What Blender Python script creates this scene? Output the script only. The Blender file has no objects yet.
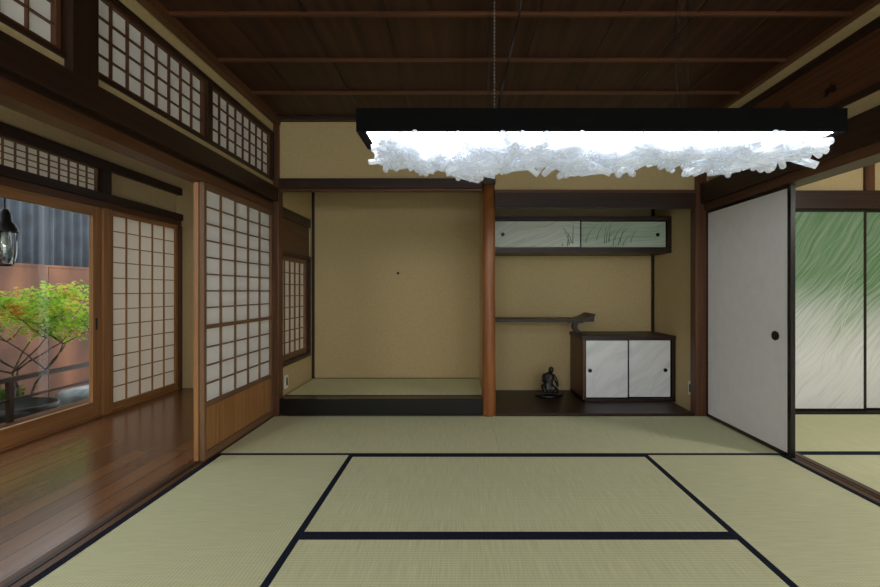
import bpy, bmesh, math, random
from mathutils import Vector, Matrix
random.seed(7)
scn = bpy.context.scene
scn.view_settings.view_transform = 'Standard'

# ------------------------------------------------------------ materials
MATS = {}
def new_mat(name):
    m = bpy.data.materials.new(name); m.use_nodes = True
    nt = m.node_tree; nt.nodes.clear()
    out = nt.nodes.new('ShaderNodeOutputMaterial')
    MATS[name] = m
    return m, nt, out
def S(c):
    f = lambda v: (v/255/12.92) if v/255 <= 0.04045 else ((v/255+0.055)/1.055)**2.4
    return (f(c[0]), f(c[1]), f(c[2]), 1)
def noise_mat(name, c1, c2, scale=(1,1,1), nscale=5, rough=0.6, bump=0.0, detail=4, lo=0.3, hi=0.7, spec=0.5, rot=(0,0,0), c3=None, metal=0, coat=0):
    m, nt, out = new_mat(name)
    N = nt.nodes; L = nt.links
    tc = N.new('ShaderNodeTexCoord'); mp = N.new('ShaderNodeMapping')
    mp.inputs['Scale'].default_value = scale; mp.inputs['Rotation'].default_value = rot
    nz = N.new('ShaderNodeTexNoise'); nz.inputs['Scale'].default_value = nscale; nz.inputs['Detail'].default_value = detail
    cr = N.new('ShaderNodeValToRGB')
    cr.color_ramp.elements[0].position = lo; cr.color_ramp.elements[0].color = S(c1)
    cr.color_ramp.elements[1].position = hi; cr.color_ramp.elements[1].color = S(c2)
    if c3:
        e = cr.color_ramp.elements.new((lo+hi)/2); e.color = S(c3)
    b = N.new('ShaderNodeBsdfPrincipled')
    b.inputs['Roughness'].default_value = rough
    b.inputs['Specular IOR Level'].default_value = spec
    b.inputs['Metallic'].default_value = metal
    b.inputs['Coat Weight'].default_value = coat
    L.new(tc.outputs['Object'], mp.inputs['Vector']); L.new(mp.outputs['Vector'], nz.inputs['Vector'])
    L.new(nz.outputs['Fac'], cr.inputs['Fac']); L.new(cr.outputs['Color'], b.inputs['Base Color'])
    if bump:
        bp = N.new('ShaderNodeBump'); bp.inputs['Strength'].default_value = bump; bp.inputs['Distance'].default_value = 0.003
        L.new(nz.outputs['Fac'], bp.inputs['Height']); L.new(bp.outputs['Normal'], b.inputs['Normal'])
    L.new(b.outputs['BSDF'], out.inputs['Surface'])
    return m
def wood3(base, c1, c2, rough=0.45, g=40):
    for ax, sc in (('x',(1.5,g,g)),('y',(g,1.5,g)),('z',(g,g,1.5))):
        noise_mat(base+'_'+ax, c1, c2, scale=sc, nscale=1.0, rough=rough, bump=0.15, detail=5, lo=0.25, hi=0.75, spec=.35)
wood3('dark_wood', (34,22,17), (58,38,28), 0.42)
wood3('brown_wood', (70,43,29), (104,68,45), 0.4)
wood3('amber_wood', (134,92,54), (176,128,80), 0.4)
wood3('lattice_wood', (98,72,52), (132,98,70), 0.5)
wood3('pillar_wood', (110,64,32), (154,98,54), 0.3, g=18)
noise_mat('ceiling_wood', (40,24,17), (74,46,32), scale=(22,0.8,1), nscale=1.0, rough=0.5, detail=5, spec=.3)
noise_mat('ochre_plaster', (184,164,122), (194,175,132), nscale=60, rough=0.95, bump=0.12, detail=6, spec=0.1)
noise_mat('black_lacquer', (12,11,12), (20,18,19), nscale=3, rough=0.25)
noise_mat('black_metal', (10,10,12), (16,16,18), nscale=8, rough=0.5)
noise_mat('lamp_housing', (5,5,6), (9,9,10), nscale=8, rough=0.8, spec=.1)
noise_mat('navy_cloth', (24,30,44), (36,42,58), nscale=400, rough=0.9, spec=0.1)
noise_mat('fusuma_paper', (228,229,234), (234,235,239), nscale=12, rough=0.9, spec=0.1)
noise_mat('white_plastic', (222,220,212), (228,226,220), nscale=3, rough=0.4)
noise_mat('steel_bead', (120,120,118), (150,150,150), nscale=3, rough=0.3, metal=.5)
noise_mat('rust_steel', (80,58,48), (146,98,74), scale=(1,1,0.5), nscale=2.2, rough=0.8, detail=9, c3=(112,74,58), bump=0.3)
noise_mat('slate_corrugated', (40,47,56), (64,74,86), nscale=4, rough=0.5)
noise_mat('stone_grey', (104,112,120), (164,172,178), nscale=7, rough=0.85, detail=8, bump=0.6)
noise_mat('moss_ground', (40,42,30), (84,86,60), nscale=6, rough=1, detail=8, bump=0.6)
noise_mat('bark', (52,44,36), (90,78,64), scale=(20,20,3), nscale=1, rough=0.9)
noise_mat('bronze', (14,12,11), (34,30,27), nscale=14, rough=0.35, bump=0.3)

def leaf_mat(name, c1, c2, c3):
    m, nt, out = new_mat(name); N = nt.nodes; L = nt.links
    tc = N.new('ShaderNodeTexCoord'); nz = N.new('ShaderNodeTexNoise'); nz.inputs['Scale'].default_value = 5
    cr = N.new('ShaderNodeValToRGB'); cr.color_ramp.elements[0].position = .35; cr.color_ramp.elements[1].position = .70
    cr.color_ramp.elements[0].color = S(c1); cr.color_ramp.elements[1].color = S(c3)
    e = cr.color_ramp.elements.new(.54); e.color = S(c2)
    d = N.new('ShaderNodeBsdfDiffuse'); t = N.new('ShaderNodeBsdfTranslucent'); mx = N.new('ShaderNodeMixShader'); mx.inputs[0].default_value = .5
    L.new(tc.outputs['Object'], nz.inputs['Vector']); L.new(nz.outputs['Fac'], cr.inputs['Fac'])
    L.new(cr.outputs['Color'], d.inputs['Color']); L.new(cr.outputs['Color'], t.inputs['Color'])
    L.new(d.outputs[0], mx.inputs[1]); L.new(t.outputs[0], mx.inputs[2]); L.new(mx.outputs[0], out.inputs['Surface'])
leaf_mat('maple_leaf', (104,160,56), (184,212,86), (232,146,84))
leaf_mat('shrub_leaf', (46,80,30), (80,120,44), (120,150,60))

def paper_mat(name, col, tr=0.5):
    m, nt, out = new_mat(name); N = nt.nodes; L = nt.links
    tc = N.new('ShaderNodeTexCoord'); nz = N.new('ShaderNodeTexNoise'); nz.inputs['Scale'].default_value = 25; nz.inputs['Detail'].default_value = 6
    cr = N.new('ShaderNodeValToRGB'); cr.color_ramp.elements[0].color = S([c*0.97 for c in col]); cr.color_ramp.elements[1].color = S(col)
    d = N.new('ShaderNodeBsdfDiffuse'); t = N.new('ShaderNodeBsdfTranslucent'); mx = N.new('ShaderNodeAddShader')
    m1 = N.new('ShaderNodeMix'); m1.data_type='RGBA'; m1.blend_type='MULTIPLY'; m1.inputs[0].default_value=1; m1.inputs[7].default_value=(1-tr,1-tr,1-tr,1)
    m2 = N.new('ShaderNodeMix'); m2.data_type='RGBA'; m2.blend_type='MULTIPLY'; m2.inputs[0].default_value=1; m2.inputs[7].default_value=(tr,tr,tr,1)
    L.new(tc.outputs['Object'], nz.inputs['Vector']); L.new(nz.outputs['Fac'], cr.inputs['Fac'])
    L.new(cr.outputs['Color'], m1.inputs[6]); L.new(cr.outputs['Color'], m2.inputs[6])
    L.new(m1.outputs[2], d.inputs['Color']); L.new(m2.outputs[2], t.inputs['Color'])
    L.new(d.outputs[0], mx.inputs[0]); L.new(t.outputs[0], mx.inputs[1]); L.new(mx.outputs[0], out.inputs['Surface'])
paper_mat('shoji_paper', (254,254,254), 0.2)
paper_mat('shoji_paper_warm', (252,247,236), 0.45)

def glass_mat(name, tint=(0.96,0.98,0.97,1), fac=0.08):
    m, nt, out = new_mat(name); N = nt.nodes; L = nt.links
    t = N.new('ShaderNodeBsdfTransparent'); t.inputs[0].default_value = tint
    g = N.new('ShaderNodeBsdfGlossy'); g.inputs['Roughness'].default_value = .02
    mx = N.new('ShaderNodeMixShader'); mx.inputs[0].default_value = fac
    L.new(t.outputs[0], mx.inputs[1]); L.new(g.outputs[0], mx.inputs[2]); L.new(mx.outputs[0], out.inputs['Surface'])
glass_mat('window_glass', fac=.012); glass_mat('jar_glass', (0.85,0.9,0.9,1), 0.2)

def emis(name, col, s):
    m, nt, out = new_mat(name); e = nt.nodes.new('ShaderNodeEmission')
    e.inputs[0].default_value = col; e.inputs[1].default_value = s
    nt.links.new(e.outputs[0], out.inputs['Surface'])
emis('led_diffuser', (0.96,0.97,1,1), 26)
def tube_mat():
    m, nt, out = new_mat('glass_tube'); N = nt.nodes; L = nt.links
    t = N.new('ShaderNodeBsdfTransparent'); t.inputs[0].default_value = (.98,.99,1,1)
    b = N.new('ShaderNodeBsdfPrincipled'); b.inputs['Base Color'].default_value = (.88,.91,.95,1); b.inputs['Roughness'].default_value = .12
    b.inputs['Emission Color'].default_value = (.9,.95,1,1); b.inputs['Emission Strength'].default_value = .22
    tr = N.new('ShaderNodeBsdfTranslucent'); tr.inputs[0].default_value = (.75,.8,.86,1)
    m2 = N.new('ShaderNodeMixShader'); m2.inputs[0].default_value = .35
    lw = N.new('ShaderNodeLayerWeight'); lw.inputs['Blend'].default_value = .3
    ma = N.new('ShaderNodeMath'); ma.operation = 'MULTIPLY_ADD'; ma.inputs[1].default_value = .7; ma.inputs[2].default_value = .22
    mx = N.new('ShaderNodeMixShader')
    L.new(b.outputs[0], m2.inputs[1]); L.new(tr.outputs[0], m2.inputs[2])
    L.new(lw.outputs['Facing'], ma.inputs[0]); L.new(ma.outputs[0], mx.inputs[0])
    L.new(t.outputs[0], mx.inputs[1]); L.new(m2.outputs[0], mx.inputs[2]); L.new(mx.outputs[0], out.inputs['Surface'])
tube_mat()

def tatami_mat(name, ax):   # ribs parallel to ax
    m, nt, out = new_mat(name); N = nt.nodes; L = nt.links
    tc = N.new('ShaderNodeTexCoord')
    wv = N.new('ShaderNodeTexWave'); wv.bands_direction = 'Y' if ax == 'x' else 'X'
    wv.inputs['Scale'].default_value = 20.0; wv.inputs['Distortion'].default_value = 0.15
    L.new(tc.outputs['Object'], wv.inputs['Vector'])
    mp = N.new('ShaderNodeMapping'); mp.inputs['Scale'].default_value = (160,6,1) if ax == 'x' else (6,160,1)
    nz = N.new('ShaderNodeTexNoise'); nz.inputs['Scale'].default_value = 1; nz.inputs['Detail'].default_value = 3
    L.new(tc.outputs['Object'], mp.inputs['Vector']); L.new(mp.outputs['Vector'], nz.inputs['Vector'])
    n2 = N.new('ShaderNodeTexNoise'); n2.inputs['Scale'].default_value = 1.3
    L.new(tc.outputs['Object'], n2.inputs['Vector'])
    cr = N.new('ShaderNodeValToRGB')
    cr.color_ramp.elements[0].position = .3; cr.color_ramp.elements[0].color = S((214,215,176))
    cr.color_ramp.elements[1].position = .7; cr.color_ramp.elements[1].color = S((230,231,194))
    L.new(nz.outputs['Fac'], cr.inputs['Fac'])
    mxc = N.new('ShaderNodeMix'); mxc.data_type = 'RGBA'; mxc.blend_type = 'MULTIPLY'; mxc.inputs[0].default_value = .5
    c2 = N.new('ShaderNodeValToRGB'); c2.color_ramp.elements[0].color = (.66,.67,.60,1); c2.color_ramp.elements[1].color = (1,1,1,1)
    c2.color_ramp.elements[1].position = .4
    L.new(wv.outputs['Fac'], c2.inputs['Fac'])
    L.new(cr.outputs[0], mxc.inputs[6]); L.new(c2.outputs[0], mxc.inputs[7])
    mx2 = N.new('ShaderNodeMix'); mx2.data_type = 'RGBA'; mx2.blend_type = 'MULTIPLY'; mx2.inputs[0].default_value = .5
    c3 = N.new('ShaderNodeValToRGB'); c3.color_ramp.elements[0].color = (.84,.9,.82,1); c3.color_ramp.elements[1].color = (1,1,.98,1)
    L.new(n2.outputs['Fac'], c3.inputs['Fac']); L.new(mxc.outputs[2], mx2.inputs[6]); L.new(c3.outputs[0], mx2.inputs[7])
    b = N.new('ShaderNodeBsdfPrincipled'); b.inputs['Roughness'].default_value = .65; b.inputs['Specular IOR Level'].default_value = .3
    bp = N.new('ShaderNodeBump'); bp.inputs['Strength'].default_value = .35; bp.inputs['Distance'].default_value = .002
    L.new(wv.outputs['Fac'], bp.inputs['Height']); L.new(bp.outputs[0], b.inputs['Normal'])
    L.new(mx2.outputs[2], b.inputs['Base Color']); L.new(b.outputs[0], out.inputs['Surface'])
tatami_mat('tatami_x', 'x'); tatami_mat('tatami_y', 'y')

def plank_mat():
    m, nt, out = new_mat('plank_floor'); N = nt.nodes; L = nt.links
    tc = N.new('ShaderNodeTexCoord'); mp = N.new('ShaderNodeMapping'); mp.inputs['Rotation'].default_value = (0,0,math.radians(90))
    br = N.new('ShaderNodeTexBrick'); br.inputs['Scale'].default_value = 1; br.inputs['Brick Width'].default_value = 3.6; br.inputs['Row Height'].default_value = .12
    br.inputs['Mortar Size'].default_value = .003; br.inputs['Color1'].default_value = S((110,74,50)); br.inputs['Color2'].default_value = S((138,94,62)); br.inputs['Mortar'].default_value = S((24,14,10))
    m2 = N.new('ShaderNodeMapping'); m2.inputs['Scale'].default_value = (30,1.2,1)
    nz = N.new('ShaderNodeTexNoise'); nz.inputs['Scale'].default_value = 1; nz.inputs['Detail'].default_value = 6
    cr = N.new('ShaderNodeValToRGB'); cr.color_ramp.elements[0].color = (.55,.52,.48,1); cr.color_ramp.elements[1].color = (1.1,1.1,1.05,1)
    mx = N.new('ShaderNodeMix'); mx.data_type = 'RGBA'; mx.blend_type = 'MULTIPLY'; mx.inputs[0].default_value = .9
    L.new(tc.outputs['Object'], mp.inputs['Vector']); L.new(mp.outputs[0], br.inputs['Vector'])
    L.new(tc.outputs['Object'], m2.inputs['Vector']); L.new(m2.outputs[0], nz.inputs['Vector']); L.new(nz.outputs['Fac'], cr.inputs['Fac'])
    L.new(br.outputs['Color'], mx.inputs[6]); L.new(cr.outputs[0], mx.inputs[7])
    b = N.new('ShaderNodeBsdfPrincipled'); b.inputs['Roughness'].default_value = .2; b.inputs['Specular IOR Level'].default_value = .5
    L.new(mx.outputs[2], b.inputs['Base Color']); L.new(b.outputs[0], out.inputs['Surface'])
plank_mat()

def painted_mat(name, zlo, zhi, stroke_rot, top=(98,136,92), bottom=(214,216,214), smin=.45, dens=60, wob=.45, feather=.7):
    m, nt, out = new_mat(name); N = nt.nodes; L = nt.links
    tc = N.new('ShaderNodeTexCoord'); sx = N.new('ShaderNodeSeparateXYZ'); L.new(tc.outputs['Object'], sx.inputs[0])
    n0 = N.new('ShaderNodeTexNoise'); n0.inputs['Scale'].default_value = 1.6; L.new(tc.outputs['Object'], n0.inputs['Vector'])
    ad = N.new('ShaderNodeMath'); ad.operation = 'MULTIPLY_ADD'; ad.inputs[1].default_value = .5
    L.new(n0.outputs['Fac'], ad.inputs[0]); L.new(sx.outputs['Z'], ad.inputs[2])
    mp = N.new('ShaderNodeMapping'); mp.inputs['Rotation'].default_value = (0,stroke_rot,0)
    mp2 = N.new('ShaderNodeMapping'); mp2.inputs['Scale'].default_value = (1.6,1,dens)
    nd = N.new('ShaderNodeTexNoise'); nd.inputs['Scale'].default_value = 1.2
    va = N.new('ShaderNodeVectorMath'); va.operation = 'MULTIPLY_ADD'; va.inputs[1].default_value = (wob,.0,wob)
    L.new(tc.outputs['Object'], nd.inputs['Vector']); L.new(nd.outputs['Color'], va.inputs[0]); L.new(tc.outputs['Object'], va.inputs[2])
    n1 = N.new('ShaderNodeTexNoise'); n1.inputs['Scale'].default_value = 1; n1.inputs['Detail'].default_value = 5; n1.inputs['Roughness'].default_value = .65
    L.new(va.outputs[0], mp.inputs[0]); L.new(mp.outputs[0], mp2.inputs[0]); L.new(mp2.outputs[0], n1.inputs['Vector'])
    a2 = N.new('ShaderNodeMath'); a2.operation = 'MULTIPLY_ADD'; a2.inputs[1].default_value = feather*(zhi-zlo)
    L.new(n1.outputs['Fac'], a2.inputs[0]); L.new(ad.outputs[0], a2.inputs[2])
    mr = N.new('ShaderNodeMapRange'); mr.interpolation_type = 'SMOOTHSTEP'; off = .25+feather*.5*(zhi-zlo); mr.inputs[1].default_value = zlo+off; mr.inputs[2].default_value = zhi+off
    L.new(a2.outputs[0], mr.inputs[0])
    st = N.new('ShaderNodeMapRange'); st.inputs[1].default_value = .35; st.inputs[2].default_value = .65; st.inputs[3].default_value = smin; st.inputs[4].default_value = 1.0
    L.new(n1.outputs['Fac'], st.inputs[0])
    mu = N.new('ShaderNodeMath'); mu.operation = 'MULTIPLY'; L.new(mr.outputs[0], mu.inputs[0]); L.new(st.outputs[0], mu.inputs[1])
    s2 = N.new('ShaderNodeMapRange'); s2.inputs[1].default_value = .45; s2.inputs[2].default_value = .7; s2.inputs[3].default_value = 0; s2.inputs[4].default_value = .35
    L.new(n1.outputs['Fac'], s2.inputs[0])
    ma = N.new('ShaderNodeMix'); ma.data_type = 'RGBA'; ma.inputs[6].default_value = S(bottom); ma.inputs[7].default_value = S((160,166,160)); L.new(s2.outputs[0], ma.inputs[0])
    mb = N.new('ShaderNodeMix'); mb.data_type = 'RGBA'; mb.inputs[7].default_value = S(top); L.new(ma.outputs[2], mb.inputs[6]); L.new(mu.outputs[0], mb.inputs[0])
    b = N.new('ShaderNodeBsdfPrincipled'); b.inputs['Roughness'].default_value = .8; b.inputs['Specular IOR Level'].default_value = .15
    L.new(mb.outputs[2], b.inputs['Base Color']); L.new(b.outputs[0], out.inputs['Surface'])
painted_mat('painted_grass', .45, 1.25, math.radians(50), top=(84,126,78), bottom=(218,220,218), smin=.72, dens=50, wob=.3, feather=.5)
painted_mat('painted_pale', -.2, 1.1, math.radians(10), top=(150,182,160), bottom=(220,226,218), smin=.5)
painted_mat('painted_light_green', -.6, .8, math.radians(10), top=(150,182,156), bottom=(212,220,208), smin=.5)
painted_mat('painted_marble', 3, 4, math.radians(40), bottom=(232,234,236), wob=.5, dens=14)
noise_mat('ink_green', (88,122,80), (112,144,100), nscale=9, rough=.9)
noise_mat('ink_pale', (176,196,168), (198,212,190), nscale=9, rough=.9)
noise_mat('ink_grey', (210,212,214), (220,222,224), nscale=9, rough=.9)

# ------------------------------------------------------------ mesh builder
class MB:
    def __init__(s, name):
        s.name = name; s.bm = bmesh.new(); s.mats = []
    def mi(s, mat):
        if mat not in s.mats: s.mats.append(mat)
        return s.mats.index(mat)
    def box(s, x0, x1, y0, y1, z0, z1, mat):
        x0,x1 = sorted((x0,x1)); y0,y1 = sorted((y0,y1)); z0,z1 = sorted((z0,z1))
        v = [s.bm.verts.new(p) for p in ((x0,y0,z0),(x1,y0,z0),(x1,y1,z0),(x0,y1,z0),(x0,y0,z1),(x1,y0,z1),(x1,y1,z1),(x0,y1,z1))]
        k = s.mi(mat)
        for f in ((0,3,2,1),(4,5,6,7),(0,1,5,4),(1,2,6,5),(2,3,7,6),(3,0,4,7)):
            fc = s.bm.faces.new([v[i] for i in f]); fc.material_index = k
        return s
    def poly(s, pts, mat, smooth=False):
        f = s.bm.faces.new([s.bm.verts.new(p) for p in pts]); f.material_index = s.mi(mat); f.smooth = smooth
        return s
    def cyl(s, a, b, r, mat, r2=None, seg=12, caps=True, inner=None):
        a = Vector(a); b = Vector(b); d = (b-a).normalized()
        u = d.orthogonal().normalized(); w = d.cross(u); r2 = r if r2 is None else r2; k = s.mi(mat)
        def ring(c, rr): return [s.bm.verts.new(c+u*math.cos(2*math.pi*i/seg)*rr+w*math.sin(2*math.pi*i/seg)*rr) for i in range(seg)]
        A = ring(a, r); B = ring(b, r2)
        def link(P, Q, sm=True):
            for i in range(seg):
                f = s.bm.faces.new((P[i],P[(i+1)%seg],Q[(i+1)%seg],Q[i])); f.material_index = k; f.smooth = sm
        link(A, B)
        if inner:
            C = ring(a, inner); D = ring(b, inner)
            link(C, A, False); link(B, D, False); link(D, C)
        elif caps:
            for R in (A[::-1], B):
                f = s.bm.faces.new(R); f.material_index = k
        return s
    def lathe(s, c, prof, mat, seg=24, sx=1, sy=1):
        k = s.mi(mat); rings = []
        for r, z in prof:
            rings.append([s.bm.verts.new((c[0]+sx*r*math.cos(2*math.pi*i/seg), c[1]+sy*r*math.sin(2*math.pi*i/seg), c[2]+z)) for i in range(seg)])
        for P, Q in zip(rings, rings[1:]):
            for i in range(seg):
                f = s.bm.faces.new((P[i],P[(i+1)%seg],Q[(i+1)%seg],Q[i])); f.material_index = k; f.smooth = True
        return s
    def done(s, bevel=0.0, parent=None):
        xs = [v.co for v in s.bm.verts]
        mn = Vector((min(v.x for v in xs), min(v.y for v in xs), min(v.z for v in xs)))
        mx = Vector((max(v.x for v in xs), max(v.y for v in xs), max(v.z for v in xs)))
        o = Vector(((mn.x+mx.x)/2, (mn.y+mx.y)/2, mn.z))
        for v in s.bm.verts: v.co -= o
        me = bpy.data.meshes.new(s.name); s.bm.to_mesh(me); s.bm.free()
        for m in s.mats: me.materials.append(MATS[m])
        ob = bpy.data.objects.new(s.name, me); ob.location = o
        scn.collection.objects.link(ob)
        if bevel:
            b = ob.modifiers.new('bevel','BEVEL'); b.width = bevel; b.segments = 2; b.limit_method = 'ANGLE'; b.angle_limit = math.radians(40)
        if parent: ob.parent = parent
        return ob

BK = 3.83      # alcove line
CEIL = 2.57
XL, XR = -1.60, 2.13
REAR = -2.6

# ------------------------------------------------------------ floors
f = MB('floor'); f.box(-1.66, 5.3, REAR, 4.8, -.14, -.061, 'dark_wood_y'); f.done()
e = MB('floor_veranda'); e.box(-3.18, -1.70, REAR, 4.95, -.12, 0, 'plank_floor'); e.done()
def tatami(x0, x1, y0, y1, ax, z=0.0, th=.06):
    m = MB('tatami_mat'); h = .03; g = .001
    x0 += g; x1 -= g; y0 += g; y1 -= g
    if ax == 'x':
        m.box(x0, x1, y0+h, y1-h, z-th, z, 'tatami_x'); m.box(x0, x1, y0, y0+h, z-th, z+.0015, 'navy_cloth'); m.box(x0, x1, y1-h, y1, z-th, z+.0015, 'navy_cloth')
    else:
        m.box(x0+h, x1-h, y0, y1, z-th, z, 'tatami_y'); m.box(x0, x0+h, y0, y1, z-th, z+.0015, 'navy_cloth'); m.box(x1-h, x1, y0, y1, z-th, z+.0015, 'navy_cloth')
    return m.done()
R0 = 2.896; D = .955
def tatami_back(x0,x1):
    m = MB('tatami_mat'); m.box(x0+.001,x1-.001,R0+.031,BK-.035,-.06,0,'tatami_x'); m.box(x0+.001,x1-.001,R0+.001,R0+.031,-.06,.0015,'navy_cloth'); m.done()
tatami_back(XL, .265); tatami_back(.265, XR)
xa, xb = -.70, 1.205
for i in range(5): tatami(xa, xb, R0-D*(i+1), R0-D*i, 'x')
for i in range(3):
    y1 = R0-1.91*i; y0 = max(y1-1.91, REAR+.08)
    tatami(XL, xa, y0, y1, 'y'); tatami(xb, XR, y0, y1, 'y')
for i in range(2): tatami(2.25+1.5*i, 3.75+1.5*i, 2.93, 3.88, 'x')
for i in range(3):
    for j in range(2): tatami(2.25+1.5*j, 3.75+1.5*j, 2.93-D*(i+1), 2.93-D*i, 'x')

t = MB('trim_sill_left'); t.box(-1.70, -1.602, REAR, 3.79, -.06, .004, 'brown_wood_y'); t.box(-1.665,-1.64,REAR,3.79,.004,.007,'dark_wood_y'); t.done()
t = MB('trim_sill_right'); t.box(2.132, 2.248, REAR, 3.79, -.06, .003, 'brown_wood_y'); t.box(2.17,2.175,REAR,3.79,.003,.006,'dark_wood_y'); t.box(2.2,2.205,REAR,3.79,.003,.006,'dark_wood_y'); t.done()

# ------------------------------------------------------------ ceiling
c = MB('ceiling')
c.box(-1.66, 2.25, REAR, 3.90, CEIL, CEIL+.05, 'ceiling_wood')
c.box(2.25, 5.3, REAR, 4.05, CEIL, CEIL+.05, 'ceiling_wood')
c.done()
c = MB('ceiling_veranda'); c.box(-3.2, -1.70, REAR, 5.0, 2.5, 2.55, 'ceiling_wood'); c.done()
t = MB('trim_ceiling_batten')
y = 3.29
while y > REAR+.2:
    t.box(XL+.002, XR-.002, y-.009, y+.009, CEIL-.020, CEIL, 'brown_wood_x'); y -= .468
t.done()
t = MB('trim_ceiling_board_joint')
x = -1.25
while x < 2.1:
    t.box(x-.003, x+.003, REAR+.1, 3.78, CEIL-.006, CEIL, 'dark_wood_y'); x += .42
t.done()
t = MB('trim_cornice')
t.box(XL, XL+.05, REAR, 3.80, CEIL-.055, CEIL, 'brown_wood_y'); t.box(XR-.04, XR, REAR, 3.80, CEIL-.03, CEIL, 'brown_wood_y')
t.box(XL, XR, 3.75, 3.80, CEIL-.03, CEIL, 'dark_wood_x'); t.done()

# ------------------------------------------------------------ alcove walls
w = MB('wall_back')
w.box(-1.64, 5.3, 4.71, 4.80, 0.0, CEIL, 'ochre_plaster')
w.done()
w = MB('wall_alcove_header')
w.box(-1.56, .19, 3.81, 3.87, 2.05, CEIL, 'ochre_plaster'); w.box(.30, 2.03, 3.81, 3.87, 1.95, CEIL, 'ochre_plaster'); w.done()
w = MB('wall_alcove_partition'); w.box(.21, .29, 3.90, 4.71, 0, CEIL, 'ochre_plaster'); w.done()
w = MB('wall_alcove_right'); w.box(2.07, 2.16, 3.88, 4.71, 0, CEIL, 'ochre_plaster'); w.done()
w = MB('ceiling_alcove'); w.box(-1.58, .21, 3.88, 4.71, 2.36, 2.39, 'ceiling_wood'); w.box(.29, 2.07, 3.88, 4.71, 2.20, 2.23, 'ceiling_wood'); w.done()
w = MB('wall_alcove_left')
w.box(-1.66, -1.58, 3.88, 4.71, 1.83, CEIL, 'ochre_plaster')
w.box(-1.66, -1.58, 3.88, 4.71, -.1, .40, 'ochre_plaster')
w.box(-1.66, -1.58, 4.64, 4.71, .40, 1.83, 'ochre_plaster'); w.done()
t = MB('trim_alcove_window')
t.box(-1.66, -1.575, 3.88, 4.64, 1.74, 1.83, 'dark_wood_y'); t.box(-1.65,-1.59,3.88,4.63,1.44,1.74,'brown_wood_y')
t.box(-1.66, -1.572, 3.88, 4.64, 1.40, 1.44, 'dark_wood_y'); t.box(-1.66, -1.572, 3.88, 4.64, .40, .44, 'dark_wood_y'); t.box(-1.66,-1.572,4.60,4.64,.44,1.40,'dark_wood_z')
t.box(-1.66,-1.572,3.88,3.90,.44,1.40,'dark_wood_z'); t.done()
t = MB('trim_lintel_alcove'); t.box(-1.56, .19, 3.78, 3.87, 1.965, 2.05, 'dark_wood_x'); t.box(-1.56, .19, 3.80,3.86,1.945,1.965,'brown_wood_x'); t.done(.003)
t = MB('trim_lintel_shelf_alcove'); t.box(.30, 2.03, 3.78, 3.87, 1.80, 1.925, 'dark_wood_x'); t.box(.30, 2.03, 3.775, 3.87, 1.925, 1.95, 'brown_wood_x'); t.done(.003)
t = MB('alcove_pillar')
t.lathe((.25,3.835,0), [(0,0),(.058,0),(.06,.02),(.058,.6),(.056,1.2),(.055,1.8),(.054,2.0),(0,2.0)], 'pillar_wood_z', 28)
t.box(.195,.305,3.78,3.89,2.0,2.12,'dark_wood_z')
t.box(.215,.285,3.80,3.87,2.12,CEIL,'ochre_plaster')
t.done()
t = MB('trim_pillar_left'); t.box(-1.66, -1.56, 3.79, 3.88, 0, CEIL, 'brown_wood_z'); t.done(.004)
t = MB('trim_pillar_right'); t.box(2.03, 2.13, 3.79, 3.88, 0, CEIL, 'brown_wood_z'); t.done(.004)
t = MB('trim_alcove_corner'); t.box(-1.58,-1.555,4.685,4.71,.15,2.36,'dark_wood_z'); t.box(2.045,2.07,4.685,4.71,.02,2.2,'dark_wood_z'); t.done()

# alcove platform (toko) with its mat
t = MB('alcove_platform')
t.box(-1.56, .20, 3.80, 3.90, .012, .15, 'black_lacquer'); t.box(-1.56,.20,3.83,4.70,0,.012,'dark_wood_x'); t.box(-1.56, .20, 3.90, 4.70, .012, .12, 'dark_wood_x')
t.box(-1.555, .205, 3.902, 3.93, .12, .1515, 'navy_cloth'); t.box(-1.555, .205, 3.93, 4.68, .12, .15, 'tatami_x'); t.box(-1.555,.205,4.68,4.705,.12,.1515,'navy_cloth'); t.done(.003)
t = MB('floor_shelf_alcove'); t.box(.31, 2.03, 3.81, 4.71, -.06, .02, 'dark_wood_x'); t.done(.003)
t = MB('wall_hook'); t.cyl((-.66,4.712,1.27),(-.66,4.685,1.27),.008,'black_metal'); t.cyl((-.66,4.69,1.27),(-.66,4.68,1.27),.014,'black_metal'); t.done()

def door_pull_y(mb, x, y, z, r, ry=None):
    mb.cyl((x,y,z),(x,y-.004,z), r, 'black_lacquer', seg=24); mb.cyl((x,y-.004,z),(x,y-.007,z), r, 'black_metal', seg=24, inner=r*.7)

def blades(mb, n, x0, x1, zb, zt, y, mat, hmin, hmax, wid, lean):
    for i in range(n):
        bx = random.uniform(x0, x1); h = random.uniform(hmin, hmax); ln = random.uniform(*lean)*h
        seg = 8; z0 = random.uniform(zb, zb+(zt-zb)*.3)
        P = []
        for k in range(seg+1):
            t_ = k/seg; cx = bx+ln*t_**1.8; cz = z0+h*t_; ww = wid*(1-t_)**.8*.5+.0004
            P.append((cx, cz, ww))
        for a, b in zip(P, P[1:]):
            if max(a[1], b[1]) > zt or max(a[0],b[0]) > x1 or min(a[0],b[0]) < x0: break
            mb.poly([(a[0]-a[2],y,a[1]),(a[0]+a[2],y,a[1]),(b[0]+b[2],y,b[1]),(b[0]-b[2],y,b[1])], mat)

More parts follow.
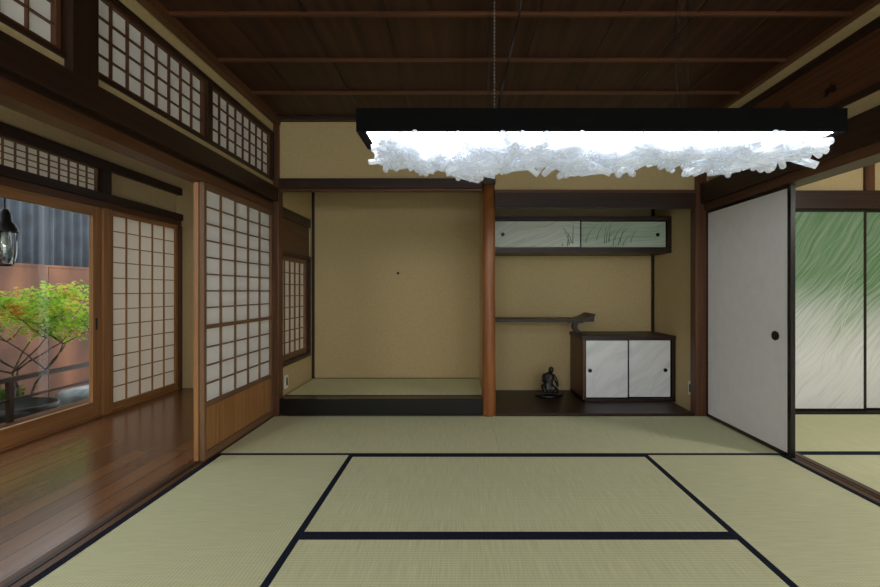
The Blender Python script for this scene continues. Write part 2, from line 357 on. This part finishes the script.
# upper cabinet
t = MB('upper_wall_cabinet'); y0 = 4.30
t.box(.29, 2.068, y0, 4.709, 1.455, 1.50, 'dark_wood_x')
t.box(.29, 2.068, y0, 4.709, 1.775, 1.81, 'dark_wood_x')
t.box(2.04, 2.068, y0, 4.709, 1.50, 1.775, 'dark_wood_z'); t.box(.29,.32,y0,4.709,1.50,1.775,'dark_wood_z')
t.box(.32, 2.04, 4.36, 4.38, 1.50, 1.775, 'dark_wood_x')
def slide(mb, xa_, xb_, yf, z0, z1, face, fr='black_lacquer', w_=.012):
    mb.box(xa_+w_, xb_-w_, yf+.004, yf+.018, z0+w_, z1-w_, face)
    mb.box(xa_, xb_, yf, yf+.02, z0, z0+w_, fr); mb.box(xa_, xb_, yf, yf+.02, z1-w_, z1, fr)
    mb.box(xa_, xa_+w_, yf, yf+.02, z0+w_, z1-w_, fr); mb.box(xb_-w_, xb_, yf, yf+.02, z0+w_, z1-w_, fr)
slide(t, .33, 1.19, 4.315, 1.50, 1.775, 'painted_pale'); slide(t, 1.185, 2.04, 4.337, 1.50, 1.775, 'painted_light_green')
blades(t, 5, 1.0, 1.17, 1.515, 1.755, 4.3175, 'ink_green', .12, .24, .010, (-.6,.5))
blades(t, 3, .6, .9, 1.515, 1.755, 4.3175, 'ink_grey', .05, .1, .012, (1.5,2.5))
blades(t, 12, 1.22, 1.75, 1.515, 1.755, 4.3395, 'ink_green', .12, .26, .008, (.1,.9))
door_pull_y(t, .42, 4.319, 1.635, .018); door_pull_y(t, 1.95, 4.341, 1.635, .018)
t.done()

# lower cabinet
t = MB('low_sliding_cabinet'); xl = 1.18; yf = 4.22
t.box(xl-.01, 2.068, yf-.01, 4.709, .615, .65, 'dark_wood_x')
t.box(xl, xl+.02, yf, 4.709, .02, .615, 'brown_wood_z'); t.box(2.045, 2.068, yf, 4.709, .02, .615, 'dark_wood_z')
t.box(xl, 2.068, yf, 4.709, .02, .045, 'dark_wood_x'); t.box(xl+.02, 2.045, 4.28, 4.30, .045, .615, 'dark_wood_x')
slide(t, xl+.02, 1.625, yf+.008, .045, .615, 'painted_marble'); slide(t, 1.615, 2.045, yf+.03, .045, .615, 'painted_marble')
door_pull_y(t, 1.25, yf+.012, .315, .019); door_pull_y(t, 1.985, yf+.034, .315, .019)
blades(t, 5, 1.22, 1.60, .06, .58, yf+.0115, 'ink_grey', .2, .5, .006, (.4,1.4)); blades(t, 5, 1.64, 2.02, .06, .58, yf+.0335, 'ink_grey', .2, .5, .006, (.6,1.6))
t.done(.001)

# display shelf with upturned end and curved bracket
t = MB('display_shelf')
t.box(.292, 1.33, 4.36, 4.709, .775, .80, 'dark_wood_x')
pr = [(1.20,.80),(1.25,.812),(1.29,.83),(1.325,.85),(1.345,.852),(1.335,.83),(1.33,.80)]
for yy in (4.36,4.709):
    t.poly([(a,yy,b) for a,b in pr], 'dark_wood_x')
for a,b in zip(pr, pr[1:]): t.poly([(a[0],4.36,a[1]),(b[0],4.36,b[1]),(b[0],4.709,b[1]),(a[0],4.709,a[1])], 'dark_wood_x')
for i in range(8):
    a = i/8; t.box(1.19-.035*math.sin(a*math.pi)-.02, 1.19-.035*math.sin(a*math.pi)+.03, 4.44, 4.50, .652+.123*a, .652+.123*(a+.125), 'dark_wood_z')
t.box(1.10,1.24,4.42,4.62,.76,.775,'dark_wood_x')
t.done(.001)

# bronze figurine
base = MB('bronze_figurine'); base.lathe((.90,4.45,.02), [(0,0),(.135,0),(.14,.012),(.13,.024),(0,.026)], 'black_lacquer', 28, 1, .75)
bo = base.done()
V = [(0,0,.045,.065),(-.01,0,.11,.066),(-.005,-.01,.17,.058),(0.01,-.02,.215,.035),(0.02,-.03,.252,.040),(0.022,-.035,.285,.032),
     (-.05,-.03,.05,.044),(-.085,-.06,.10,.036),(-.06,-.09,.04,.028),(-.075,-.11,.035,.02),
     (.05,-.03,.045,.044),(.09,-.08,.045,.034),(.03,-.10,.04,.028),
     (-.05,-.01,.185,.03),(-.08,-.04,.135,.025),(-.045,-.08,.15,.02),(-.01,-.07,.20,.016),
     (.05,-.01,.185,.03),(.085,-.03,.13,.025),(.085,-.075,.085,.02)]
E = [(0,1),(1,2),(2,3),(3,4),(4,5),(0,6),(6,7),(7,8),(8,9),(0,10),(10,11),(11,12),(2,13),(13,14),(14,15),(15,16),(2,17),(17,18),(18,19)]
me = bpy.data.meshes.new('seated_figure'); me.from_pydata([v[:3] for v in V], E, []); me.update()
ob = bpy.data.objects.new('seated_figure', me); scn.collection.objects.link(ob); me.materials.append(MATS['bronze'])
sk = ob.modifiers.new('skin','SKIN')
for i, v in enumerate(V): me.skin_vertices[0].data[i].radius = (v[3]*.85, v[3]*.85)
me.skin_vertices[0].data[0].use_root = True
sk.use_smooth_shade = True
ob.modifiers.new('sub','SUBSURF').levels = 2
ob.modifiers['sub'].render_levels = 2
ob.parent = bo; ob.location = (0, 0, .022)
ob.scale = (.86,.9,.98)

t = MB('wall_outlet'); t.box(-1.579,-1.570,3.955,4.025,.20,.32,'white_plastic'); t.box(-1.570,-1.567,3.975,4.005,.225,.295,'black_metal'); t.done(.001)
t = MB('wall_outlet'); t.box(2.062,2.069,3.905,3.975,.15,.27,'white_plastic'); t.box(2.058,2.062,3.925,3.955,.175,.245,'black_metal'); t.done(.001)

# ------------------------------------------------------------ shoji
def shoji(name, x, y0, y1, z0, z1, cols, rows, wood='lattice_wood', paper='shoji_paper', kick=0, stile=.03, bar=.008, split=None, face=1, top=.04, botr=.05):
    t = MB(name); a, b = x-.015, x+.015
    t.box(a,b,y0,y0+stile,z0,z1,wood+'_z'); t.box(a,b,y1-stile,y1,z0,z1,wood+'_z')
    t.box(a,b,y0+stile,y1-stile,z1-top,z1,wood+'_y'); t.box(a,b,y0+stile,y1-stile,z0,z0+botr,wood+'_y')
    zb = z0+botr
    if kick:
        t.box(x-.005,x+.005,y0+stile,y1-stile,zb,z0+kick,'amber_wood_z'); t.box(a,b,y0+stile,y1-stile,z0+kick,z0+kick+.03,wood+'_y'); zb = z0+kick+.03
    zt = z1-top; ya, yb = y0+stile, y1-stile
    px = x-.009*face
    t.box(px-.001,px+.001,ya,yb,zb,zt,paper)
    l0, l1 = sorted((x-.007*face, x+.007*face))
    for i in range(1, cols):
        yy = ya+(yb-ya)*i/cols; t.box(l0,l1,yy-bar/2,yy+bar/2,zb,zt,wood+'_z')
    segs = [(zb, zt, rows)] if not split else [(zb, split[0]-.015, split[1]), (split[0]+.015, zt, rows)]
    if split: t.box(a,b,ya,yb,split[0]-.012,split[0]+.012,wood+'_y')
    for s0, s1, n in segs:
        for i in range(1, n):
            zz = s0+(s1-s0)*i/n; t.box(l0+.0005,l1+.0005,ya,yb,zz-bar/2,zz+bar/2,wood+'_y')
    return t.done()
shoji('shoji_screen', -1.625, 2.77, 3.785, .008, 1.768, 5, 8, 'lattice_wood', kick=.33, split=(.85,4), stile=.026)
shoji('shoji_screen', -1.665, 2.775, 3.775, .008, 1.768, 5, 8, 'amber_wood', kick=.33, split=(.85,4), stile=.026)
shoji('shoji_window', -1.62, 3.90, 4.60, .44, 1.40, 5, 8, 'lattice_wood', paper='shoji_paper_warm')
TB, TT = 2.045, 2.42
for a,b in ((1.93,2.79),(2.85,3.75),(.90,1.78),(-.05,.84)):
    shoji('transom_shoji', -1.63, a, b, TB, TT, 8, 4, 'brown_wood', stile=.02, top=.016, botr=.016, bar=.006)
w = MB('wall_left')
w.box(-1.66,-1.61,REAR,3.79,1.97,TB-.022,'ochre_plaster'); w.done()
w = MB('wall_left'); w.box(-1.66,-1.61,REAR,3.79,TT+.025,CEIL,'ochre_plaster'); w.done()
w = MB('wall_left'); w.box(-1.66,-1.61,REAR,-.1,TB-.022,TT+.025,'ochre_plaster'); w.done()
for z0_,z1_ in ((TB-.022,TB),(TT,TT+.025)):
    t = MB('trim_transom_rail'); t.box(-1.66,-1.60,-.1,3.79,z0_,z1_,'dark_wood_y'); t.done(.002)
for a,b in ((2.79,2.85),(3.75,3.79),(.84,.90),(-.1,-.05)):
    t = MB('trim_transom_stile'); t.box(-1.66,-1.60,a,b,TB,TT,'dark_wood_z'); t.done(.002)
t = MB('trim_strut_left'); t.box(-1.665,-1.575,1.79,1.92,1.97,CEIL,'dark_wood_z'); t.done(.003)
t = MB('trim_lintel_left')
t.box(-1.71,-1.60,REAR,3.79,1.77,1.83,'brown_wood_y'); t.box(-1.69,-1.61,REAR,3.79,1.83,1.86,'dark_wood_y')
t.box(-1.69,-1.565,REAR,3.79,1.85,1.97,'dark_wood_y'); t.done(.003)

# ------------------------------------------------------------ veranda walls
w = MB('wall_veranda_end'); w.box(-3.2,-1.66,4.90,4.98,0,2.5,'ochre_plaster'); w.done()
XO = -3.12
w = MB('wall_veranda_outer'); w.box(XO-.06,XO-.01,REAR,4.9,2.22,2.5,'ochre_plaster'); w.done()
w = MB('wall_veranda_outer'); w.box(XO-.06,XO-.01,3.90,4.85,1.93,2.14,'ochre_plaster'); w.done()
t = MB('trim_lintel_veranda')
t.box(XO-.1,XO+.02,REAR,4.9,1.80,1.86,'brown_wood_y'); t.box(XO-.06,XO+.04,REAR,4.9,1.86,1.93,'dark_wood_y'); t.done(.003)
t = MB('trim_lintel_veranda'); t.box(XO-.06,XO+.03,REAR,4.9,2.14,2.22,'dark_wood_y'); t.done(.003)
for a in (2.75,1.70,.65):
    shoji('transom_shoji', XO-.02, a, a+1.05, 1.932, 2.138, 12, 4, 'lattice_wood', stile=.015, top=.01, botr=.01, bar=.006, paper='shoji_paper_warm')
t = MB('trim_post_veranda'); t.box(XO-.06,XO+.035,3.81,3.90,0,1.80,'amber_wood_z'); t.box(XO-.06,XO+.035,3.81,3.90,1.93,2.14,'dark_wood_z'); t.done(.003)
t = MB('trim_post_veranda'); t.box(XO-.06,XO+.03,4.85,4.9,0,1.80,'brown_wood_z'); t.done(.003)
t = MB('trim_sill_veranda'); t.box(XO-.1,XO+.03,REAR,3.81,0,.012,'amber_wood_y'); t.box(XO-.1,XO+.03,3.90,4.85,0,.012,'amber_wood_y'); t.done()
shoji('shoji_screen', XO, 3.905, 4.845, .014, 1.798, 5, 12, 'amber_wood', 'shoji_paper_warm', stile=.035, botr=.06)
def glass_door(y0, y1, x):
    t = MB('glass_sliding_door'); a,b = x-.017,x+.017
    t.box(a,b,y0,y0+.08,.013,1.798,'brown_wood_z'); t.box(a,b,y1-.08,y1,.013,1.798,'amber_wood_z')
    t.box(a,b,y0+.08,y1-.08,1.72,1.798,'amber_wood_y'); t.box(a,b,y0+.08,y1-.08,.013,.14,'amber_wood_y')
    t.box(x-.002,x+.002,y0+.08,y1-.08,.14,1.72,'window_glass')
    t.box(b,b+.003,y1-.055,y1-.035,.75,.85,'black_metal'); t.done(.002)
glass_door(2.62, 3.80, XO); glass_door(1.48, 2.66, XO-.04); glass_door(.30,1.50,XO); glass_door(-.89,.32,XO-.04)
w = MB('wall_veranda_near'); w.box(XO-.06,XO-.01,REAR,-.92,0,1.80,'ochre_plaster'); w.done()

# ------------------------------------------------------------ right side
def fus(xf, a0, b0, pull):
    fz = MB('fusuma_door')
    fz.box(xf-.012,xf+.012,a0+.03,b0-.02,.03,1.745,'fusuma_paper')
    for a,b in ((a0,a0+.03),(b0-.02,b0)): fz.box(xf-.015,xf+.015,a,b,.008,1.768,'black_lacquer')
    fz.box(xf-.015,xf+.015,a0+.03,b0-.02,1.745,1.768,'black_lacquer'); fz.box(xf-.015,xf+.015,a0+.03,b0-.02,.008,.03,'black_lacquer')
    if pull:
        fz.cyl((xf-.012,2.955,.78),(xf-.020,2.955,.78),.03,'black_lacquer',seg=24); fz.cyl((xf-.018,2.955,.78),(xf-.023,2.955,.78),.032,'black_metal',seg=24,inner=.024)
    fz.done(.001)
fus(2.135, 2.82, 3.785, True); fus(2.180, 2.92, 3.785, False)
t = MB('trim_lintel_right')
t.box(2.10,2.25,REAR,3.79,1.77,1.83,'brown_wood_y'); t.box(2.07,2.25,REAR,3.79,1.83,2.0,'dark_wood_y'); t.done(.003)
w = MB('wall_right'); w.box(2.13,2.20,REAR,3.79,2.0,2.10,'ochre_plaster'); w.done()
w = MB('wall_right'); w.box(2.13,2.20,REAR,3.79,2.47,CEIL,'ochre_plaster'); w.done()
w = MB('wall_right'); w.box(2.13,2.2,REAR,.2,2.1,2.47,'ochre_plaster'); w.done()
w = MB('wall_right'); w.box(2.13,2.2,3.60,3.79,2.1,2.47,'ochre_plaster'); w.done()
t = MB('carved_transom')
t.box(2.12,2.20,.2,3.60,2.10,2.14,'dark_wood_y'); t.box(2.12,2.20,.2,3.60,2.43,2.47,'dark_wood_y')
for a in (.2,1.88,3.56): t.box(2.12,2.20,a,a+.04,2.14,2.43,'dark_wood_z')
for a,b in ((.24,1.88),(1.92,3.56)): t.box(2.15,2.17,a,b,2.14,2.43,'brown_wood_y')
for cy in (.6,1.05,1.5,2.2,2.55,2.9,3.25):
    for k in range(5):
        an = math.radians(90+(k-2)*48+random.uniform(-8,8)); L_ = .055
        c0 = Vector((2.146, cy, 2.26+.03*math.sin(cy*9)))
        d = Vector((0, math.cos(an), math.sin(an))); n = Vector((0,-d.z,d.y))
        t.poly([c0, c0+d*L_*.5+n*.016, c0+d*L_, c0+d*L_*.5-n*.016], 'dark_wood_y')
t.done()
w = MB('wall_right_room_back'); w.box(2.25,5.3,3.93,4.0,1.97,CEIL,'ochre_plaster'); w.done()
w = MB('wall_right_room_back'); w.box(2.17,2.67,3.93,4.0,0,1.81,'ochre_plaster'); w.done()
t = MB('trim_right_room'); t.box(2.17,5.3,3.89,4.0,1.81,1.97,'dark_wood_x'); t.done(.002)
t = MB('trim_right_room'); t.box(3.60,3.68,3.90,3.93,1.97,CEIL,'brown_wood_z'); t.done(.002)
t = MB('trim_right_room_sill'); t.box(2.25,5.3,3.885,4.0,-.06,.006,'dark_wood_x'); t.done(.002)
for i,(a,b) in enumerate(((2.68,3.63),(3.63,4.57),(4.57,5.28))):
    fz = MB('painted_fusuma_door'); yy = 3.93+(.0 if i%2==0 else .022)
    slide(fz, a, b, yy, .008, 1.808, 'painted_grass', w_=.022)
    blades(fz, 22, a+.03, b-.03, .3, 1.78, yy+.0035, 'ink_pale', .4, 1.1, .004, (.1,1.0))
    fz.done()
w = MB('wall_right_room_side'); w.box(5.3,5.38,REAR,4.0,0,CEIL,'ochre_plaster'); w.done()
w = MB('wall_rear'); w.box(-3.2,5.38,REAR-.08,REAR,2.06,CEIL,'ochre_plaster'); w.done()
w = MB('wall_rear_left'); w.box(-3.2,-1.52,REAR-.08,REAR,0,2.05,'ochre_plaster'); w.done()
w = MB('wall_rear_right'); w.box(5.12,5.38,REAR-.08,REAR,0,2.05,'ochre_plaster'); w.done()
for i in range(6):  # unseen rear glazing, added to let soft sky light in from behind
    a = -1.5+1.1*i; t = MB('window_%d'%(i+1)); y_ = REAR-.04; b_ = a+1.1
    t.box(a,a+.05,y_-.015,y_+.015,0,2.05,'brown_wood_z'); t.box(b_-.05,b_,y_-.015,y_+.015,0,2.05,'brown_wood_z')
    t.box(a+.05,b_-.05,y_-.015,y_+.015,2.0,2.05,'brown_wood_x'); t.box(a+.05,b_-.05,y_-.015,y_+.015,0,.1,'brown_wood_x')
    t.box(a+.05,b_-.05,y_-.002,y_+.002,.1,2.0,'window_glass'); t.done()

# ------------------------------------------------------------ chandelier
ch = MB('linear_glass_chandelier')
cx0, cx1 = -.437, 1.63; cy0, cy1 = 1.85, 2.09; cz0, cz1 = 1.752, 1.85
ch.box(cx0,cx1,cy0,cy0+.012,cz0,cz1,'lamp_housing'); ch.box(cx0,cx1,cy1-.012,cy1,cz0,cz1,'lamp_housing')
ch.box(cx0,cx1,cy0+.012,cy1-.012,cz1-.012,cz1,'lamp_housing')
ch.box(cx0,cx0+.04,cy0+.012,cy1-.012,cz0,cz1-.012,'lamp_housing'); ch.box(cx1-.04,cx1,cy0+.012,cy1-.012,cz0,cz1-.012,'lamp_housing')
ch.box(cx0+.04,cx1-.04,cy0+.012,cy1-.012,cz0+.004,cz0+.012,'led_diffuser')
for wx in (.13, 1.0):
    for wy in (1.93, 2.04): ch.cyl((wx,wy,cz1),(wx,wy,CEIL),.0015,'black_metal',seg=6)
for k in range(44): ch.cyl((.155,1.98,cz1+k*.0163),(.155,1.98,cz1+k*.0163+.010),.0034,'steel_bead',seg=6)
for k in range(44): ch.cyl((1.0,2.0,cz1+k*.0163),(1.0,2.0,cz1+k*.0163+.009),.0022,'black_metal',seg=6)
pp = [(.17,2.0,cz1),(.18,2.0,1.95),(.22,2.0,2.12),(.27,2.0,2.34),(.30,2.0,CEIL)]
for a,b in zip(pp,pp[1:]): ch.cyl(a,b,.0055,'black_metal',seg=8)
ch.cyl((.1,2.0,cz1+.004),(.25,2.0,cz1+.004),.012,'black_metal',seg=8)
for i in range(560):
    x = random.uniform(cx0+.09, cx1-.09); yv = random.uniform(cy0+.02, cy1-.02)
    fr = (x-cx0)/(cx1-cx0)
    env = .55+.45*min(1,min(fr,1-fr)*8)
    depth_ = .100*env*(1-.18*fr)*(1+.22*math.sin(x*11+1)+.16*math.sin(x*27))
    z = cz0-.016-random.random()**.7*depth_
    ang = random.gauss(0,.8)+(math.pi/2 if random.random()<.5 else 0); tilt = random.gauss(0,.22)
    d = Vector((math.cos(ang), math.sin(ang), tilt)).normalized()
    L_ = random.uniform(.10,.19); r = random.uniform(.012,.0175)
    a = Vector((x,yv,z))-d*L_/2; b = a+d*L_
    hi = cz0-.002
    m_ = max(a.z,b.z)+r-hi
    if m_ > 0: a.z -= m_; b.z -= m_
    ch.cyl(a,b,r,'glass_tube',seg=12,inner=r*.74)
ch.done()

def fill_pendant(x, y, W, z=2.0):  # invented fill lamp, out of view, added to brighten the rooms
    p = MB('pendant_lamp')
    p.lathe((x,y,z), [(.22,0),(.20,.05),(.12,.12),(.03,.15),(0,.152)], 'white_plastic', 28)
    p.cyl((x,y,z+.15),(x,y,CEIL if x > -1.6 else 2.5),.004,'black_metal',seg=8)
    o = p.done()
    l = bpy.data.lights.new('bulb','POINT'); l.energy = W; l.shadow_soft_size = .2; l.color = (1,.96,.92)
    lo = bpy.data.objects.new('bulb', l); scn.collection.objects.link(lo); lo.parent = o; lo.location = (0,0,-.1)
fill_pendant(-.9, -1.3, 36); fill_pendant(.3, -1.9, 36); fill_pendant(1.5, -1.3, 36); fill_pendant(3.7, 1.6, 80)  # added fill behind the camera and in the right room
fill_pendant(-2.4, .6, 30)  # added fill to brighten the veranda

# ------------------------------------------------------------ garden
g = MB('garden_ground'); g.box(-9,-3.22,-4,11,-.55,-.45,'moss_ground'); g.done()
t = MB('outdoor_deck')
for i in range(6): t.box(-3.24-.12*i-.112,-3.24-.12*i,REAR,5.2,-.10,-.06,'brown_wood_y')
for yy in (-1.5,0.5,2.5,4.6): t.box(-3.9,-3.82,yy,yy+.08,-.45,-.10,'dark_wood_z')
t.done()
t = MB('deck_railing')
t.box(-3.93,-3.89,-2,5.2,.29,.33,'dark_wood_y'); t.box(-3.92,-3.90,-2,5.2,.12,.14,'dark_wood_y')
for yy in (-1,.2,1.4,2.6,3.8,5.0): t.box(-3.93,-3.89,yy,yy+.04,-.06,.29,'dark_wood_z')
t.done()
t = MB('rusted_fence')
for i in range(12): t.box(-5.73,-5.7,-1.5+i*.95,-1.5+i*.95+.94,-.45,1.41,'rust_steel')
t.box(-5.75,-5.69,-1.5,9.9,1.41,1.44,'rust_steel'); t.done()
cw = MB('corrugated_wall'); n = 520; prev = None; k = cw.mi('slate_corrugated')
for i in range(n+1):
    yy = -2+i*13/n; xx = -6.4+.04*math.sin(i*13/n/.17*2*math.pi)
    a = cw.bm.verts.new((xx,yy,-.5)); b = cw.bm.verts.new((xx,yy,2.9))
    if prev:
        fc = cw.bm.faces.new((prev[0],a,b,prev[1])); fc.material_index = k; fc.smooth = True
    prev = (a,b)
cw.done()
t = MB('eaves'); t.box(-3.9,-3.2,REAR,5.3,2.42,2.47,'ceiling_wood')
for i in range(18): t.box(-3.9,-3.2,-2.4+i*.44,-2.4+i*.44+.05,2.36,2.42,'dark_wood_x')
t.done()
t = MB('hanging_lantern'); lc = (-3.46,3.345,1.28)
t.lathe(lc, [(0,0),(.035,0),(.055,.02),(.068,.07),(.070,.16),(.062,.24),(.058,.26)], 'jar_glass', 24)
t.lathe(lc, [(.075,.25),(.078,.27),(.06,.31),(.04,.33),(.036,.39),(.02,.42),(0,.43)], 'black_metal', 24)
t.lathe(lc, [(0,-.012),(.04,-.01),(.045,.004),(.0,.006)], 'black_metal', 24)
t.lathe(lc, [(0,.10),(.025,.12),(.032,.15),(.022,.19),(.015,.25),(0,.25)], 'white_plastic', 16)
t.cyl((lc[0],lc[1],lc[2]+.42),(lc[0],lc[1],2.359),.005,'black_metal',seg=8)
for k in range(4):
    a = k*math.pi/2+.4; t.cyl((lc[0]+.072*math.cos(a),lc[1]+.072*math.sin(a),lc[2]+.26),(lc[0]+.05*math.cos(a),lc[1]+.05*math.sin(a),lc[2]),.003,'black_metal',seg=6)
t.done()
# maple tree
tr = MB('maple_tree'); tips = []
def branch(p, d, L_, r, lvl):
    n = 4; q = Vector(p)
    for i in range(n):
        d2 = (d+Vector((random.uniform(-.25,.25),random.uniform(-.25,.25),random.uniform(-.1,.14)))).normalized()
        q2 = q+d2*L_/n
        if q2.x < -5.5 or q2.x > -4.0: return
        tr.cyl(q,q2,r*(1-i*.12),'bark',r2=r*(1-(i+1)*.12),seg=7); q = q2; d = d2
        if lvl >= 2: tips.append(Vector(q))
    if lvl < 4:
        for _ in range(3 if lvl < 2 else 2):
            a = random.uniform(0,6.28); nd = Vector((math.cos(a)*.9,math.sin(a)*.9,.3+random.uniform(-.25,.35))).normalized()
            branch(q, (d*.5+nd).normalized(), L_*.70, r*.58, lvl+1)
random.seed(21)
for a in ((.15,-.1),(-.2,.15),(.1,.3)): branch((-4.75+a[0]*.2,4.75+a[1]*.2,-.45), Vector((a[0],a[1],1)).normalized(), .68, .018, 0)
for p in tips:
    for _ in range(6):
        c0 = p+Vector((random.gauss(0,.07),random.gauss(0,.07),random.gauss(0,.035)))
        if c0.x > -4.0 or c0.x < -5.6: continue
        u = Vector((random.gauss(0,1),random.gauss(0,1),random.gauss(0,.45))).normalized(); nn = Vector((random.gauss(0,.5),random.gauss(0,.5),1)).normalized(); v = nn.cross(u).normalized()
        s_ = random.uniform(.022,.036)
        pts = []
        for j in range(10):
            an = j/10*2*math.pi; rr = s_ if j%2==0 else s_*.42
            pts.append(c0+u*math.cos(an)*rr+v*math.sin(an)*rr)
        tr.poly(pts,'maple_leaf')
tr.done()
def rock(x,y,r,sz=.7):
    bm = bmesh.new(); bmesh.ops.create_icosphere(bm, subdivisions=3, radius=r)
    ph = [random.uniform(0,6) for _ in range(6)]
    for v in bm.verts:
        d = v.co.normalized(); n = 1+.14*math.sin(d.x*4+ph[0])+.12*math.sin(d.y*5+ph[1])+.1*math.sin(d.z*6+ph[2])+.05*math.sin(d.x*13+ph[3])*math.sin(d.y*11+ph[4])
        v.co = Vector((v.co.x*n*1.2, v.co.y*n, v.co.z*n*sz))
    for f_ in bm.faces: f_.smooth = True
    me = bpy.data.meshes.new('garden_rock'); bm.to_mesh(me); bm.free(); me.materials.append(MATS['stone_grey'])
    o = bpy.data.objects.new('garden_rock', me); o.location = (x,y,-.45+r*sz*.45); scn.collection.objects.link(o)
for x,y,r in ((-4.75,5.75,.30),(-4.25,5.15,.24),(-5.3,6.1,.2),(-4.35,3.55,.18)): rock(x,y,r)
t = MB('water_basin'); t.lathe((-4.35,4.3,-.45),[(0,0),(.22,0),(.27,.1),(.34,.36),(.36,.42),(.33,.43),(.28,.33),(0,.27)],'black_metal',32,1,.8); t.done()
for sx,sy in ((-5.35,5.2),(-5.3,4.4)):
    t = MB('shrub')
    for i in range(420):
        a = random.uniform(0,6.28); rr = .2*math.sqrt(random.random()); zz = -.45+random.random()*.38
        base_ = Vector((sx+rr*math.cos(a)*(1-(zz+.45)), sy+rr*math.sin(a)*(1-(zz+.45)), zz)); u = Vector((random.gauss(0,1),random.gauss(0,1),.6)).normalized()*.06; v = u.orthogonal().normalized()*.014
        t.poly([base_, base_+u*.5+v, base_+u, base_+u*.5-v],'shrub_leaf')
    t.cyl((sx,sy,-.45),(sx,sy,-.2),.02,'bark'); t.done()

wd = bpy.data.worlds.new('sky'); scn.world = wd; wd.use_nodes = True
bg = wd.node_tree.nodes['Background']; bg.inputs[0].default_value = (.94,.97,1,1); bg.inputs[1].default_value = 2.4

cam = bpy.data.cameras.new('camera'); co = bpy.data.objects.new('camera', cam); scn.collection.objects.link(co)
co.location = (0,0,1.08); co.rotation_euler = (math.radians(90),0,0)
cam.lens = 18; cam.sensor_width = 36; cam.sensor_fit = 'HORIZONTAL'
cam.shift_x = -20/880; cam.shift_y = -2.5/880; cam.clip_start = .05
scn.camera = co
